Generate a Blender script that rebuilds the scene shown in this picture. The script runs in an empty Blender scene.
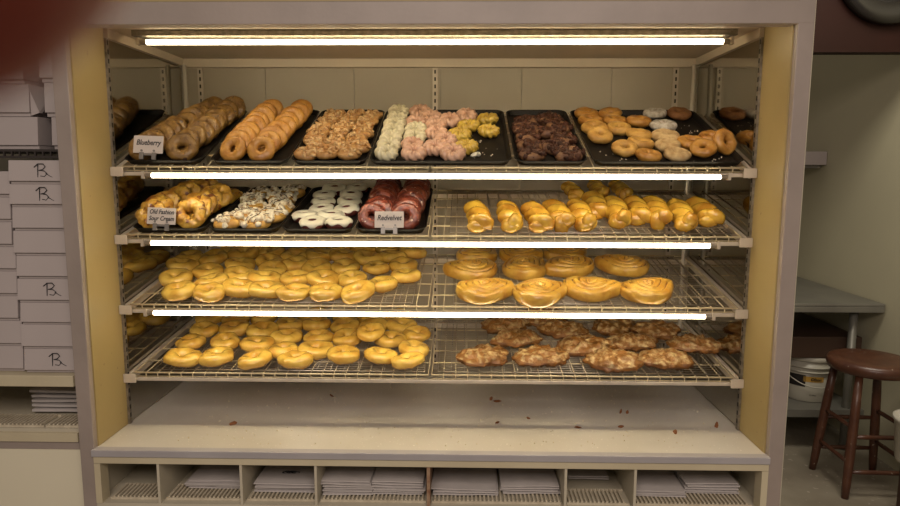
import bpy, bmesh, math, random
from mathutils import Vector, Matrix, noise, Euler

# ------------------------------------------------------------------ camera, world, lights, exposure
LIFT = 0.70                       # the case is modelled with its deck at 0; everything is lifted onto the floor at the end
sc = bpy.context.scene
COL = bpy.context.collection
cd = bpy.data.cameras.new('camera'); cam = bpy.data.objects.new('camera', cd); COL.objects.link(cam)
cd.sensor_width = 36.0; cd.lens = 643.0/900.0*36.0; cd.clip_start = 0.005; cd.clip_end = 60
yaw, pit, rol = 0.0195, 0.1276, 0.0027
fwd = Vector((-math.sin(yaw)*math.cos(pit), math.cos(yaw)*math.cos(pit), -math.sin(pit)))
rgt = Vector((math.cos(yaw), math.sin(yaw), 0)); upv = rgt.cross(fwd)
r2 = rgt*math.cos(rol)+upv*math.sin(rol); u2 = -rgt*math.sin(rol)+upv*math.cos(rol)
cam.matrix_world = Matrix(((r2.x, u2.x, -fwd.x, 0.0917), (r2.y, u2.y, -fwd.y, -1.6836), (r2.z, u2.z, -fwd.z, 0.7649), (0, 0, 0, 1)))
cd.dof.use_dof = True; cd.dof.focus_distance = 1.95; cd.dof.aperture_fstop = 14
sc.camera = cam

w = bpy.data.worlds.new('room_air'); sc.world = w; w.use_nodes = True
bg = w.node_tree.nodes['Background']; bg.inputs[0].default_value = (1.0, 0.88, 0.76, 1); bg.inputs[1].default_value = 0.10
def area(name, loc, rot, sx, sy, power, color):
    l = bpy.data.lights.new(name, 'AREA'); l.shape = 'RECTANGLE'; l.size = sx; l.size_y = sy; l.energy = power; l.color = color
    o = bpy.data.objects.new(name, l); o.location = loc; o.rotation_euler = rot; COL.objects.link(o); return o
ROOM_LIGHT = area('room_ceiling_light', (0.2, -2.6, 1.95), (math.radians(25), 0, 0), 2.4, 1.2, 34, (1.0, 0.86, 0.76))
ROOM_LIGHT2 = area('room_ceiling_light', (1.6, 0.6, 2.05), (0, 0, 0), 1.0, 0.6, 14, (1.0, 0.93, 0.78))
TUBE = 11.5                        # radiance of the fluorescent tubes
TUBE_COL = (1.0, 0.835, 0.54)
sc.view_settings.view_transform = 'Standard'; sc.view_settings.look = 'None'
sc.view_settings.exposure = 0.95; sc.view_settings.gamma = 1.0; sc.view_settings.use_curve_mapping = False

# ------------------------------------------------------------------ helpers
R = math.radians
def tag(o, label=None, cat=None, group=None, kind=None):
    if label: o['label'] = label
    if cat: o['category'] = cat
    if group: o['group'] = group
    if kind: o['kind'] = kind
    return o
def empty(name, loc=(0, 0, 0), rz=0):
    o = bpy.data.objects.new(name, None); o.empty_display_size = .05; COL.objects.link(o)
    o.location = loc; o.rotation_euler = (0, 0, rz); return o
class MB:
    def __init__(s): s.v = []; s.f = []; s.m = []
    def add(s, vs, fs, mi=0):
        b = len(s.v); s.v += [tuple(v) for v in vs]; s.f += [tuple(i+b for i in f) for f in fs]; s.m += [mi]*len(fs)
    def box(s, x0, x1, y0, y1, z0, z1, mi=0, M=None):
        vs = [Vector(p) for p in ((x0,y0,z0),(x1,y0,z0),(x1,y1,z0),(x0,y1,z0),(x0,y0,z1),(x1,y0,z1),(x1,y1,z1),(x0,y1,z1))]
        if M: vs = [M @ v for v in vs]
        s.add(vs, [(0,3,2,1),(4,5,6,7),(0,1,5,4),(1,2,6,5),(2,3,7,6),(3,0,4,7)], mi); return s
    def tube(s, pts, r, n=6, mi=0, closed=False):
        pts = [Vector(p) for p in pts]; N = len(pts); vs = []; fs = []
        rr = r if hasattr(r, '__len__') else [r]*N
        up = None
        for i, p in enumerate(pts):
            a = pts[i-1] if (i > 0 or closed) else p; b = pts[(i+1) % N] if (i < N-1 or closed) else p
            d = (b-a).normalized()
            if up is None: up = Vector((0,0,1)) if abs(d.z) < .9 else Vector((1,0,0))
            side = d.cross(up).normalized(); up = side.cross(d).normalized()
            for k in range(n):
                t = 2*math.pi*k/n + math.pi/n
                vs.append(p + side*math.cos(t)*rr[i] + up*math.sin(t)*rr[i])
        for i in range(N if closed else N-1):
            for k in range(n):
                j = (i+1) % N
                fs.append((i*n+k, i*n+(k+1) % n, j*n+(k+1) % n, j*n+k))
        if not closed:
            fs.append(tuple(reversed(range(n)))); fs.append(tuple((N-1)*n+k for k in range(n)))
        s.add(vs, [tuple(reversed(f)) for f in fs], mi); return s
    def lathe(s, prof, n=32, c=(0,0,0), mi=0, M=None):
        vs = []; fs = []; N = len(prof)
        for r, z in prof:
            for k in range(n):
                t = 2*math.pi*k/n; v = Vector((c[0]+r*math.cos(t), c[1]+r*math.sin(t), c[2]+z))
                vs.append(M @ v if M else v)
        for i in range(N-1):
            for k in range(n): fs.append((i*n+k, i*n+(k+1) % n, (i+1)*n+(k+1) % n, (i+1)*n+k))
        fs.append(tuple(reversed(range(n)))); fs.append(tuple((N-1)*n+k for k in range(n)))
        s.add(vs, fs, mi); return s
    def mesh(s, name, mats, origin=(0,0,0), smooth=False):
        me = bpy.data.meshes.new(name); o = Vector(origin)
        me.from_pydata([tuple(Vector(v)-o) for v in s.v], [], s.f)
        for m in (mats if isinstance(mats, (list, tuple)) else [mats]): me.materials.append(m)
        if max(s.m, default=0): me.polygons.foreach_set('material_index', s.m)
        if smooth: me.polygons.foreach_set('use_smooth', [True]*len(s.f))
        me.update(); return me
    def build(s, name, mats, parent=None, origin=None, smooth=False, bevel=0):
        if parent is not None and origin is None: origin = parent.location
        me = s.mesh(name, mats, origin or (0,0,0), smooth)
        o = bpy.data.objects.new(name, me); COL.objects.link(o)
        if parent is not None: o.parent = parent
        elif origin is not None: o.location = origin
        if bevel:
            b = o.modifiers.new('bevel', 'BEVEL'); b.width = bevel; b.segments = 2; b.limit_method = 'ANGLE'
        return o
def put(me, name, parent=None):
    o = bpy.data.objects.new(name, me); COL.objects.link(o)
    if parent: o.parent = parent
    return o
def copy_tree(o, parent=None):
    c = o.copy(); COL.objects.link(c); c.parent = parent
    for ch in o.children: copy_tree(ch, c)
    return c

# ------------------------------------------------------------------ materials
def mat(name, c1, c2=None, rough=.6, metal=0, scale=20, bump=0, bscale=60, spec=.5, coat=0, sss=0, detail=4, lo=.35, hi=.65, rand=False, spots=None):
    """principled material; c1-c2 mixed by noise; spots=(colour, scale, threshold) adds blotches"""
    m = bpy.data.materials.new(name); m.use_nodes = True; nt = m.node_tree; N = nt.nodes; Lk = nt.links
    b = N['Principled BSDF']
    b.inputs['Base Color'].default_value = (*c1, 1); b.inputs['Roughness'].default_value = rough; b.inputs['Metallic'].default_value = metal
    b.inputs['Specular IOR Level'].default_value = spec; b.inputs['Coat Weight'].default_value = coat; b.inputs['Coat Roughness'].default_value = .2
    if sss: b.inputs['Subsurface Weight'].default_value = sss; b.inputs['Subsurface Radius'].default_value = (.02, .01, .004); b.inputs['Subsurface Scale'].default_value = .3
    tc = N.new('ShaderNodeTexCoord'); vec = tc.outputs['Object']
    if rand:
        oi = N.new('ShaderNodeObjectInfo'); mm = N.new('ShaderNodeMath'); mm.operation = 'MULTIPLY'; mm.inputs[1].default_value = 7.3
        va = N.new('ShaderNodeVectorMath'); va.operation = 'ADD'
        Lk.new(oi.outputs['Random'], mm.inputs[0]); Lk.new(vec, va.inputs[0]); Lk.new(mm.outputs[0], va.inputs[1]); vec = va.outputs[0]
    out = None
    if c2:
        n = N.new('ShaderNodeTexNoise'); n.inputs['Scale'].default_value = scale; n.inputs['Detail'].default_value = detail; Lk.new(vec, n.inputs['Vector'])
        r = N.new('ShaderNodeValToRGB'); r.color_ramp.elements[0].color = (*c1, 1); r.color_ramp.elements[1].color = (*c2, 1)
        r.color_ramp.elements[0].position = lo; r.color_ramp.elements[1].position = hi
        Lk.new(n.outputs['Fac'], r.inputs[0]); out = r.outputs[0]
    if spots:
        sc_, ss, th = spots
        n = N.new('ShaderNodeTexNoise'); n.inputs['Scale'].default_value = ss; n.inputs['Detail'].default_value = 2; Lk.new(vec, n.inputs['Vector'])
        r = N.new('ShaderNodeValToRGB'); r.color_ramp.elements[0].position = th; r.color_ramp.elements[1].position = th+.03
        r.color_ramp.elements[0].color = (0,0,0,1); r.color_ramp.elements[1].color = (1,1,1,1); Lk.new(n.outputs['Fac'], r.inputs[0])
        mx = N.new('ShaderNodeMix'); mx.data_type = 'RGBA'; mx.inputs[6].default_value = (*c1, 1); mx.inputs[7].default_value = (*sc_, 1)
        if out: Lk.new(out, mx.inputs[6])
        Lk.new(r.outputs[0], mx.inputs[0]); out = mx.outputs[2]
    if out: Lk.new(out, b.inputs['Base Color'])
    if bump:
        n = N.new('ShaderNodeTexNoise'); n.inputs['Scale'].default_value = bscale; n.inputs['Detail'].default_value = 5; Lk.new(vec, n.inputs['Vector'])
        bp = N.new('ShaderNodeBump'); bp.inputs['Strength'].default_value = bump; bp.inputs['Distance'].default_value = .004
        Lk.new(n.outputs['Fac'], bp.inputs['Height']); Lk.new(bp.outputs[0], b.inputs['Normal'])
    return m
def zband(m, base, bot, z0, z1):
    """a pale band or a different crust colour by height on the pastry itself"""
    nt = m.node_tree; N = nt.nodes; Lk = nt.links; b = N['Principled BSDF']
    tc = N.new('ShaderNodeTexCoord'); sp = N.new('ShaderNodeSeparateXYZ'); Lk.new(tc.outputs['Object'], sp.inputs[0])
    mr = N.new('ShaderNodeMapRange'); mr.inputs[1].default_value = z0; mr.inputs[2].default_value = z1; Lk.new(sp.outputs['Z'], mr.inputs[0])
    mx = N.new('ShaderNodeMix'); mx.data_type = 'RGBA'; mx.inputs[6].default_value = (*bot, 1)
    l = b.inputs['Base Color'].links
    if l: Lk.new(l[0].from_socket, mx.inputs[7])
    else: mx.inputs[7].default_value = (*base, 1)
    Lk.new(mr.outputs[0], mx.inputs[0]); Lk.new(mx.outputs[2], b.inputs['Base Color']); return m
def emis(name, col, s):
    m = bpy.data.materials.new(name); m.use_nodes = True; b = m.node_tree.nodes['Principled BSDF']
    b.inputs['Base Color'].default_value = (.8,.8,.8,1); b.inputs['Emission Color'].default_value = (*col, 1); b.inputs['Emission Strength'].default_value = s; return m

M = {}
M['tube'] = emis('lit_tube', TUBE_COL, TUBE)
M['frame'] = mat('painted_frame', (.33,.27,.235), (.28,.23,.20), rough=.45, scale=6, bump=.1, bscale=90)
M['cream'] = mat('cream_panel', (.50,.38,.17), (.45,.335,.145), rough=.5, scale=4, spots=((.32,.22,.12), 45, .74))
M['creamd'] = mat('cream_laminate', (.52,.47,.36), (.47,.42,.32), rough=.5, scale=5)
M['ceil'] = mat('canopy_enamel', (.62,.53,.40), (.56,.48,.37), rough=.45, scale=5)
M['back'] = mat('fibreglass_back_panel', (.40,.345,.255), (.36,.31,.23), rough=.4, scale=3, bump=.15, bscale=25)
M['deck'] = mat('deck_laminate', (.57,.535,.475), (.48,.44,.37), rough=.34, scale=3.2, spots=((.72,.68,.6), 130, .68))
M['lip'] = mat('deck_lip', (.38,.355,.36), (.34,.315,.32), rough=.4, scale=8)
M['mirror'] = mat('aged_mirror', (.48,.46,.41), rough=.07, metal=1)
M['steelrail'] = mat('shelf_rail_metal', (.62,.54,.43), (.50,.43,.34), rough=.4, metal=.2, scale=14)
M['wirecream'] = mat('cream_coated_wire', (.68,.57,.36), (.58,.48,.29), rough=.35, scale=30)
M['chrome'] = mat('chrome_wire', (.42,.37,.31), rough=.28, metal=.85)
M['chrome2'] = mat('chrome_rod', (.75,.70,.60), rough=.22, metal=.35)
M['standard'] = mat('slotted_standard_metal', (.34,.30,.24), (.2,.17,.13), rough=.4, metal=.6, scale=60)
M['slot'] = mat('slot_dark', (.02,.018,.015), rough=.8)
M['pan'] = mat('black_baking_tray', (.006,.005,.0045), (.014,.011,.008), rough=.5, scale=12, spec=.22)
M['boxcard'] = mat('white_box_card', (.46,.40,.385), (.42,.365,.35), rough=.75, scale=3)
M['paper'] = mat('white_paper', (.52,.475,.455), (.45,.41,.39), rough=.8, scale=12, bump=.2, bscale=18)
M['ink'] = mat('black_ink', (.012,.012,.015), rough=.6)
M['card'] = mat('sign_card', (.60,.53,.47), rough=.6)
M['clip'] = mat('sign_clip', (.26,.24,.22), rough=.4, metal=.7)
M['grille'] = mat('slotted_mat_plastic', (.60,.53,.40), (.48,.41,.3), rough=.5, scale=40)
M['rust'] = mat('broken_brown_edge', (.20,.085,.04), (.36,.25,.16), rough=.7, scale=50)
M['wall'] = mat('beige_green_wall', (.50,.46,.32), (.47,.43,.30), rough=.6, scale=2)
M['floorm'] = mat('worn_floor', (.26,.225,.17), (.19,.16,.12), rough=.45, scale=5, spots=((.36,.31,.25), 30, .66))
M['maroon'] = mat('maroon_beam_paint', (.020,.0055,.0035), (.017,.005,.003), rough=.6, scale=5, spec=.15)
M['clockrim'] = mat('black_clock_rim', (.012,.010,.009), rough=.25)
M['clockface'] = mat('clock_face', (.5,.45,.36), rough=.5)
M['steel'] = mat('dull_stainless', (.21,.20,.17), (.17,.16,.14), rough=.38, metal=.4, scale=6)
M['wood'] = mat('brown_stool_wood', (.060,.020,.010), (.09,.034,.017), rough=.35, scale=18, spots=((.42,.34,.25), 70, .71))
M['darkwood'] = mat('dark_brown_board', (.05,.025,.015), rough=.5)
M['bucket'] = mat('white_bucket_plastic', (.46,.43,.36), rough=.4)
M['labely'] = mat('yellow_label', (.50,.28,.05), rough=.5)
M['labelb'] = mat('black_label', (.015,.012,.012), rough=.5)
M['rackdark'] = mat('dark_rack_plastic', (.035,.026,.022), rough=.5)
M['crumb'] = mat('sugar_crumb', (.72,.66,.52), (.6,.5,.34), rough=.7, scale=90)
M['crumbbrown'] = mat('brown_crumb', (.20,.07,.02), rough=.8)
M['panelL'] = mat('pale_cream_panel', (.72,.66,.50), (.69,.63,.475), rough=.55, scale=3)
M['wing'] = mat('yellowed_cream_panel', (.36,.27,.115), (.31,.23,.095), rough=.5, scale=4, spots=((.22,.15,.07), 45, .74))
M['trimc'] = mat('pale_trim', (.56,.49,.34), (.50,.43,.29), rough=.5, scale=5)

# ------------------------------------------------------------------ the room
def struct(name, mb, m, **k): return tag(mb.build(name, m, **k), kind='structure')
struct('floor', MB().box(-3.2, 3.2, -4, 3.2, -.75, -.70), M['floorm'])
struct('wall_right', MB().box(2.24, 2.32, -1.0, 3.0, -.70, 2.1), M['wall'])
struct('wall_back', MB().box(-3.2, 2.32, 3.0, 3.08, -.70, 2.1), M['wall'])
bm_ = struct('trim_1', MB().box(1.0, 2.24, 1.40, 1.47, 1.309, 2.1), M['maroon'])
# clock on the maroon beam
clk = empty('wall_clock', (2.022, 1.39, 1.682))
tag(clk, 'round wall clock with a thick black rim on the maroon beam', 'clock')
MC = Matrix.Translation((2.022, 1.395, 1.682)) @ Matrix.Rotation(R(90), 4, 'X')
MB().lathe([(.145,0),(.255,0),(.258,.02),(.245,.042),(.215,.045),(.19,.033),(.147,.028),(.145,0)], 64, M=MC).build('rim', M['clockrim'], clk, smooth=True)
MB().lathe([(0,.001),(.144,.001),(.144,.012),(0,.012)], 48, M=MC).build('face', M['clockface'], clk)
h = MB(); h.box(-.006,.006,0,.08,.014,.017,M=MC); h.box(-.004,.004,0,.12,.018,.020,M=MC@Matrix.Rotation(R(115),4,'Z')); h.build('hands', M['clockrim'], clk)
# small white shelf box on the right wall
t = empty('wall_shelf', (2.12, 2.3, .785))
tag(t, 'small white boxed wall shelf fixed high on the beige wall behind the case', 'shelf')
MB().box(1.95, 2.238, 2.19, 2.5, .803, .882).build('box_shelf', M['boxcard'], t, bevel=.003)
MB().box(1.95, 2.22, 2.22, 2.5, .785, .802).build('cleat', M['steel'], t)

# stainless work table
t = empty('work_table', (1.6, 1.95, -.70)); tag(t, 'dull stainless steel work table standing against the right wall', 'table')
tp = MB(); tp.box(1.0, 2.232, 1.55, 2.42, .085, .100); tp.box(1.0, 2.232, 1.55, 1.565, .055, .0849); tp.box(2.218, 2.232, 1.5651, 2.42, .055, .0849)
tp.build('table_top', M['steel'], t, bevel=.003)
for x in (1.10, 2.12):
    for y in (1.62, 2.36): MB().tube([(x,y,-.70),(x,y,.085)], .02, 14).build('leg', M['steel'], t, smooth=True)
us = MB(); us.box(1.02, 2.19, 1.58, 2.4, -.482, -.470); us.box(1.02, 2.19, 1.58, 1.592, -.51, -.4821); us.build('undershelf', M['steel'], t)
tag(MB().box(1.05, 2.20, 1.66, 2.34, -.215, -.10).build('dark_board', M['darkwood'], bevel=.004), 'thick dark brown board lying across the bucket tops under the steel table', 'board')

def text_mesh(s, size, name, m, parent, Mx, shear=0, ext=.0004, bold=0, sx=1):
    c = bpy.data.curves.new(name, 'FONT'); c.body = s; c.size = size; c.extrude = ext; c.shear = shear; c.offset = bold
    c.align_x = 'CENTER'; c.align_y = 'CENTER'; c.resolution_u = 3
    o = bpy.data.objects.new(name+'_tmp', c); COL.objects.link(o)
    dg = bpy.context.evaluated_depsgraph_get(); me = bpy.data.meshes.new_from_object(o.evaluated_get(dg))
    bpy.data.objects.remove(o); me.name = name; me.materials.clear(); me.materials.append(m)
    me.transform(Mx @ Matrix.Diagonal((sx,1,1,1))); me.update()
    return put(me, name, parent)

def bucket(x, y, label, marked):
    t = empty('plastic_bucket', (x, y, -.470)); tag(t, label, 'bucket', )
    b = MB(); b.lathe([(0,0),(.112,0),(.117,.006),(.130,.225),(.127,.225),(.112,.008),(0,.008)], 48)
    for z in (.165,.190): b.lathe([(.125,z),(.137,z),(.137,z+.007),(.126,z+.007)], 48)
    b.build('pail', M['bucket'], t, origin=(0,0,0), smooth=True)
    MB().lathe([(0,.226),(.136,.226),(.139,.232),(.139,.250),(.130,.254),(.122,.247),(0,.247)], 48).build('lid', M['bucket'], t, origin=(0,0,0), smooth=True)
    pts = [(.133*math.sin(a)*1.03, -.133*math.cos(a)*1.03 - .004, .165-.075*math.cos(a)) for a in [R(-88+176*i/24) for i in range(25)]]
    MB().tube(pts, .003, 6).build('handle', M['bucket'], t, origin=(0,0,0), smooth=True)
    if marked:
        def patch(a0, a1, z0, z1, m, r0=.0008, name='label'):
            q = MB(); n = 14; vs = []
            for i in range(n+1):
                a = R(a0+(a1-a0)*i/n)
                for z in (z0, z1):
                    r = .117+(z-.006)*.0594+r0; vs.append((r*math.sin(a), -r*math.cos(a), z))
                for z in (z1, z0):
                    r = .117+(z-.006)*.0594+.0002; vs.append((r*math.sin(a), -r*math.cos(a), z))
            fs = []
            for i in range(n):
                for k in range(4): fs.append((i*4+k, (i+1)*4+k, (i+1)*4+(k+1)%4, i*4+(k+1)%4))
            q.add(vs, fs); return q.build(name, m, t, origin=(0,0,0))
        patch(-35, 12, .115, .145, M['labely']); 
        b1 = patch(-78, -30, .085, .150, M['labelb'])
        a = R(-8); r = .1275
        Mx = Matrix.Translation((r*math.sin(a), -r*math.cos(a), .131)) @ Matrix.Rotation(a, 4, 'Z') @ Matrix.Rotation(R(90), 4, 'X')
        text_mesh('Olson', .022, 'lettering', M['labelb'], t, Mx, .3, bold=.0006)
        a = R(-12); r = .1222
        Mx = Matrix.Translation((r*math.sin(a), -r*math.cos(a), .042)) @ Matrix.Rotation(a, 4, 'Z') @ Matrix.Rotation(R(90), 4, 'X')
        text_mesh('Crullers', .010, 'lettering', M['labelb'], t, Mx)
    return t
bucket(2.0, 1.80, 'white plastic bucket with yellow and black label on the table undershelf', True)
bucket(1.715, 1.82, 'white plastic bucket half hidden behind the case frame, left of the labelled bucket', False)

# wooden stool
SX, SY = 1.975, 1.235
t = empty('wooden_stool', (SX, SY, -.70), -.03); tag(t, 'round brown wooden stool with worn paint-spotted legs', 'stool')
MB().lathe([(0,-.03),(.165,-.03),(.178,-.022),(.183,-.006),(.183,.008),(.176,.020),(.160,.026),(.09,.022),(0,.020)], 64, c=(.008,0,.587)).build('seat', M['wood'], t, origin=(0,0,0), smooth=True)
top = .10; bot = .145
L_ = [(-1,-1),(1,-1),(1,1),(-1,1)]
def lp(i, z): 
    k = top+(bot-top)*(1-z/.557); return Vector((L_[i][0]*k, L_[i][1]*k, z))
for i in range(4):
    MB().tube([lp(i, z) for z in (0,.06,.2,.4,.557)], [.0155,.018,.021,.020,.016], 12).build('leg', M['wood'], t, origin=(0,0,0), smooth=True)
for i in range(4):
    j = (i+1) % 4
    for z in ((.16,.32) if i % 2 else (.12,.28)):
        a, b = lp(i, z), lp(j, z); MB().tube([a, a*.75+b*.25, a*.25+b*.75, b], [.008,.0105,.0105,.008], 8).build('rung', M['wood'], t, origin=(0,0,0), smooth=True)
# white bucket rim at the right frame edge
tag(MB().lathe([(0,0),(.095,0),(.10,.01),(.112,.17),(.118,.175),(.118,.19),(.108,.19),(.095,.02),(0,.015)], 40).build('white_tub', M['bucket'], origin=(0,0,0), smooth=True),
    'white plastic tub on a small stand at the far right edge of the photo', 'tub').location = (2.0, .88, -.43)
ts = empty('tub_stand', (2.0, .88, -.70)); tag(ts, 'low dark stand under the white tub, mostly outside the right edge', 'stand')
MB().box(-.04,.13,-.10,.10,.245,.268).build('stand_top', M['darkwood'], ts, origin=(0,0,0))
for a in (-.02,.11):
    for b in (-.08,.08): MB().box(a-.01,a+.01,b-.01,b+.01,0,.2449).build('leg', M['darkwood'], ts, origin=(0,0,0))

# ------------------------------------------------------------------ the display case
XM = .93; WY = .175; BY = .675; CZ = 1.158
case = empty('display_case', (0, .2, -.70)); tag(case, 'wide cream and grey open-front bakery display case with mirrored sides', 'display case')
AF, AB = .922, .962
for s, nm in ((-1,'l'),(1,'r')):
    b = MB(); x0, x1 = sorted((s*AF, s*AB)); b.box(x0, x1, -.012, .03, -.70, 1.30)
    b.build('frame_post', M['frame'], case, bevel=.002)
    b = MB(); x0, x1 = sorted((s*(AF+.001), s*.985)); b.box(x0, x1, .0301, BY+.02, -.70, 1.30)
    b.build('side_wall', M['creamd'], case)
    # cream wing between post and mirror
    b = MB(); xi = s*AF; xo = s*(AF+.0009)
    xa, xb = sorted((s*(AF-.004), s*AF)); b.box(xa, xb, .006, WY-.012, .001, CZ); b.build('side_panel', M['wing'], case)
    # mirror
    b = MB(); xa, xb = sorted((s*(AF-.002), s*(AF+.0005)));  b.box(xa, xb, WY+.006, BY-.012, .004, 1.131); b.build('mirror_panel', M['mirror'], case)
    # front slotted standard
    def standard(x, y, z0, z1, face, name='slotted_standard'):
        b = MB()
        if face == 'x': b.box(*sorted((x, x-s*.006)), y, y+.014, z0, z1)
        else: b.box(x-.009, x+.009, y-.008, y, z0, z1)
        st = b.build(name, M['standard' if face == 'x' else 'steelrail'], case); sl = MB(); z = z0+.02
        while z < z1-.015:
            if face == 'x': sl.box(*sorted((x-s*.0061, x-s*.0066)), y+.004, y+.010, z, z+.013)
            else: sl.box(x-.0028, x+.0028, y-.0086, y-.0081, z, z+.013)
            z += .0254
        sl.build('slots', M['slot'], case)
    standard(s*(AF-.004), WY-.012, .001, 1.131, 'x')
    # canopy side rail, chrome corner rod
    b = MB(); xa, xb = sorted((s*(AF-.016), s*AF)); b.box(xa, xb, WY-.011, BY-.0221, 1.1315, CZ-.001); b.build('side_rail', M['ceil'], case)
    MB().tube([(s*.885, BY-.05, .02), (s*.885, BY-.05, .45), (s*.887, BY-.05, .8), (s*.892, BY-.05, 1.131)], .0075, 10).build('corner_rod', M['chrome2'], case, smooth=True)
for x in (-.853, -.009, .844): standard(x, BY-.0005, .02, 1.127, 'y')
# header
MB().box(-AB, AB, -.0125, .03, 1.129, 1.185).build('header', M['frame'], case, bevel=.002)
MB().box(-AB, AB, -.010, .03, 1.1855, 1.30).build('upper_fascia', M['wing'], case)
MB().box(-AF, AF, .0305, BY+.02, CZ, CZ+.02).build('canopy', M['ceil'], case)
MB().box(-AF, AF, BY-.0215, BY-.0001, 1.1275, CZ-.001).build('back_rail', M['ceil'], case)
b = MB(); xs = [-AF, -.62, -.30, .01, .30, .62, AF]
for i in range(6): b.box(xs[i]+.0008, xs[i+1]-.0008, BY, BY+.01, 0, CZ-.0001)
b.box(-AF, AF, BY+.0101, BY+.0195, 0, CZ); b.build('back_panel', M['back'], case)
# deck with lip
MB().box(-AF+.0005, AF-.0005, .004, BY-.0006, -.018, -.0005).build('deck', M['deck'], case)
MB().box(-AF-.004, AF+.002, -.022, .0035, -.019, .0005).build('deck_lip', M['lip'], case, bevel=.0015)
MB().box(-AF, AF, -.018, .012, -.0385, -.0195).build('fascia_board', M['trimc'], case)
# cubbies
CB = -.155
MB().box(-AF, AF, -.016, .50, CB-.012, CB-.0001).build('cubby_floor', M['creamd'], case)
MB().box(-AF, AF, .50, .51, -.70, -.0387).build('cubby_back', M['creamd'], case)
MB().box(-AF, AF, -.016, .49, -.0400, -.0386).build('cubby_top', M['creamd'], case)
MB().box(-AF, AF, -.014, .0, -.70, CB-.0121).build('kick_panel', M['creamd'], case)
for s in (-1, 1):
    xa, xb = sorted((s*.905, s*AF)); MB().box(xa, xb, -.018, .02, CB, -.0401).build('cubby_stile', M['trimc'], case)
DV = [-.746, -.516, -.309, .377, .566]
for x in DV: MB().box(x-.0035, x+.0035, -.015, .498, CB+.0002, -.0402).build('divider', M['creamd'], case)
MB().box(-.003, .006, -.016, .498, CB+.0002, -.0402).build('divider', M['rust'], case)['label'] = 'divider with a broken brown chipped edge'
def grille(x0, x1, parent, y0=.008, z=CB, m='grille'):
    g = MB(); x = x0+.006
    while x < x1-.006:
        g.box(x, x+.005, y0, y0+.075, z+.002, z+.009); x += .0115
    g.box(x0, x1, y0-.004, y0, z+.0002, z+.006); g.box(x0, x1, y0+.0752, y0+.08, z+.0002, z+.006)
    return g.build('slotted_mat', M[m], parent)
edges = [-.902]+sum([[x, x] for x in (-.746,-.516,-.309,.002,.377,.566)], [])+[.902]
for i in range(0, len(edges), 2): grille(edges[i]+.008, edges[i+1]-.008, case)

# paper bags lying in the cubbies
def bag(x, y, z, w, d, th, rz, label, group=None, curl=.0022, seed=0):
    n, m_ = 10, 8; vs = []; fs = []
    for lay in (0, 1):
        for j in range(m_+1):
            for i in range(n+1):
                u, v = i/n-.5, j/m_-.5
                zz = curl*noise.noise(Vector((u*3+seed*3.1, v*3, seed)))
                e = max(abs(u), abs(v))*2
                vs.append((u*w, v*d, (th*(1-.35*e**6) if lay else 0)+max(0, zz)+(curl*.4*max(0,-v-.3) )))
    A = (n+1)*(m_+1)
    for j in range(m_):
        for i in range(n):
            a = j*(n+1)+i; fs.append((a+A, a+A+1, a+A+n+2, a+A+n+1)); fs.append((a, a+n+1, a+n+2, a+1))
    for i in range(n): fs.append((i, i+1, i+1+A, i+A)); k = m_*(n+1)+i; fs.append((k+1, k, k+A, k+1+A))
    for j in range(m_): k = j*(n+1); fs.append((k+n+1, k, k+A, k+n+1+A)); k += n; fs.append((k, k+n+1, k+n+1+A, k+A))
    b = MB(); b.add(vs, fs); o = b.build('paper_bag', M['paper'], origin=(0,0,0), smooth=False); o.location = (x, y, z); o.rotation_euler = (0, 0, R(rz))
    return tag(o, label, 'paper bag', group)
FB = CB+.0095
stk = [ # x, y, w, d, n, thickness, where
 (-.80, .30, .10, .20, 2, .012, 'in the first cubby'),
 (-.615, .18, .165, .26, 4, .011, 'in the second cubby'),
 (-.412, .17, .175, .26, 4, .014, 'in the third cubby'),
 (-.232, .16, .142, .26, 6, .012, 'left in the long cubby'),
 (-.085, .16, .145, .26, 6, .0115, 'beside the broken divider'),
 (.105, .17, .185, .27, 3, .014, 'right of the broken divider'),
 (.287, .17, .165, .26, 4, .013, 'right in the fifth cubby'),
 (.470, .24, .12, .20, 2, .009, 'in the narrow sixth cubby'),
 (.650, .17, .15, .26, 3, .010, 'left in the last cubby'),
 (.805, .18, .15, .24, 5, .014, 'right in the last cubby')]
ORD = ['bottom','second from the bottom','third from the bottom','fourth from the bottom','fifth from the bottom','sixth from the bottom']
rb = random.Random(4)
for x, y, w_, d_, n_, th, where in stk:
    z = FB
    for k in range(n_):
        bag(x+rb.uniform(-.004,.004), y+rb.uniform(-.006,.006), z, w_, d_, .0050, rb.uniform(-2,2), 'white paper bag, %s of stack %s' % ('topmost' if k == n_-1 else ORD[k], where), 'paper bags in the cubbies', seed=x+k)
        z += .0068
q = MB()
for k in range(5):
    q.tube([(.0 + .006*math.cos(a)*(1+.3*k%2)+k*.008-.016, .004*math.sin(a)+(k%2)*.004, 0) for a in [R(i*40) for i in range(8)]], .0012, 5)
o = q.build('ink_mark', M['ink'], origin=(0,0,0)); o.location = (-.412, .10, FB+4*.0068+.002)
tag(o, 'black scribbled writing on the top bag in the third cubby', 'writing')

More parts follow.
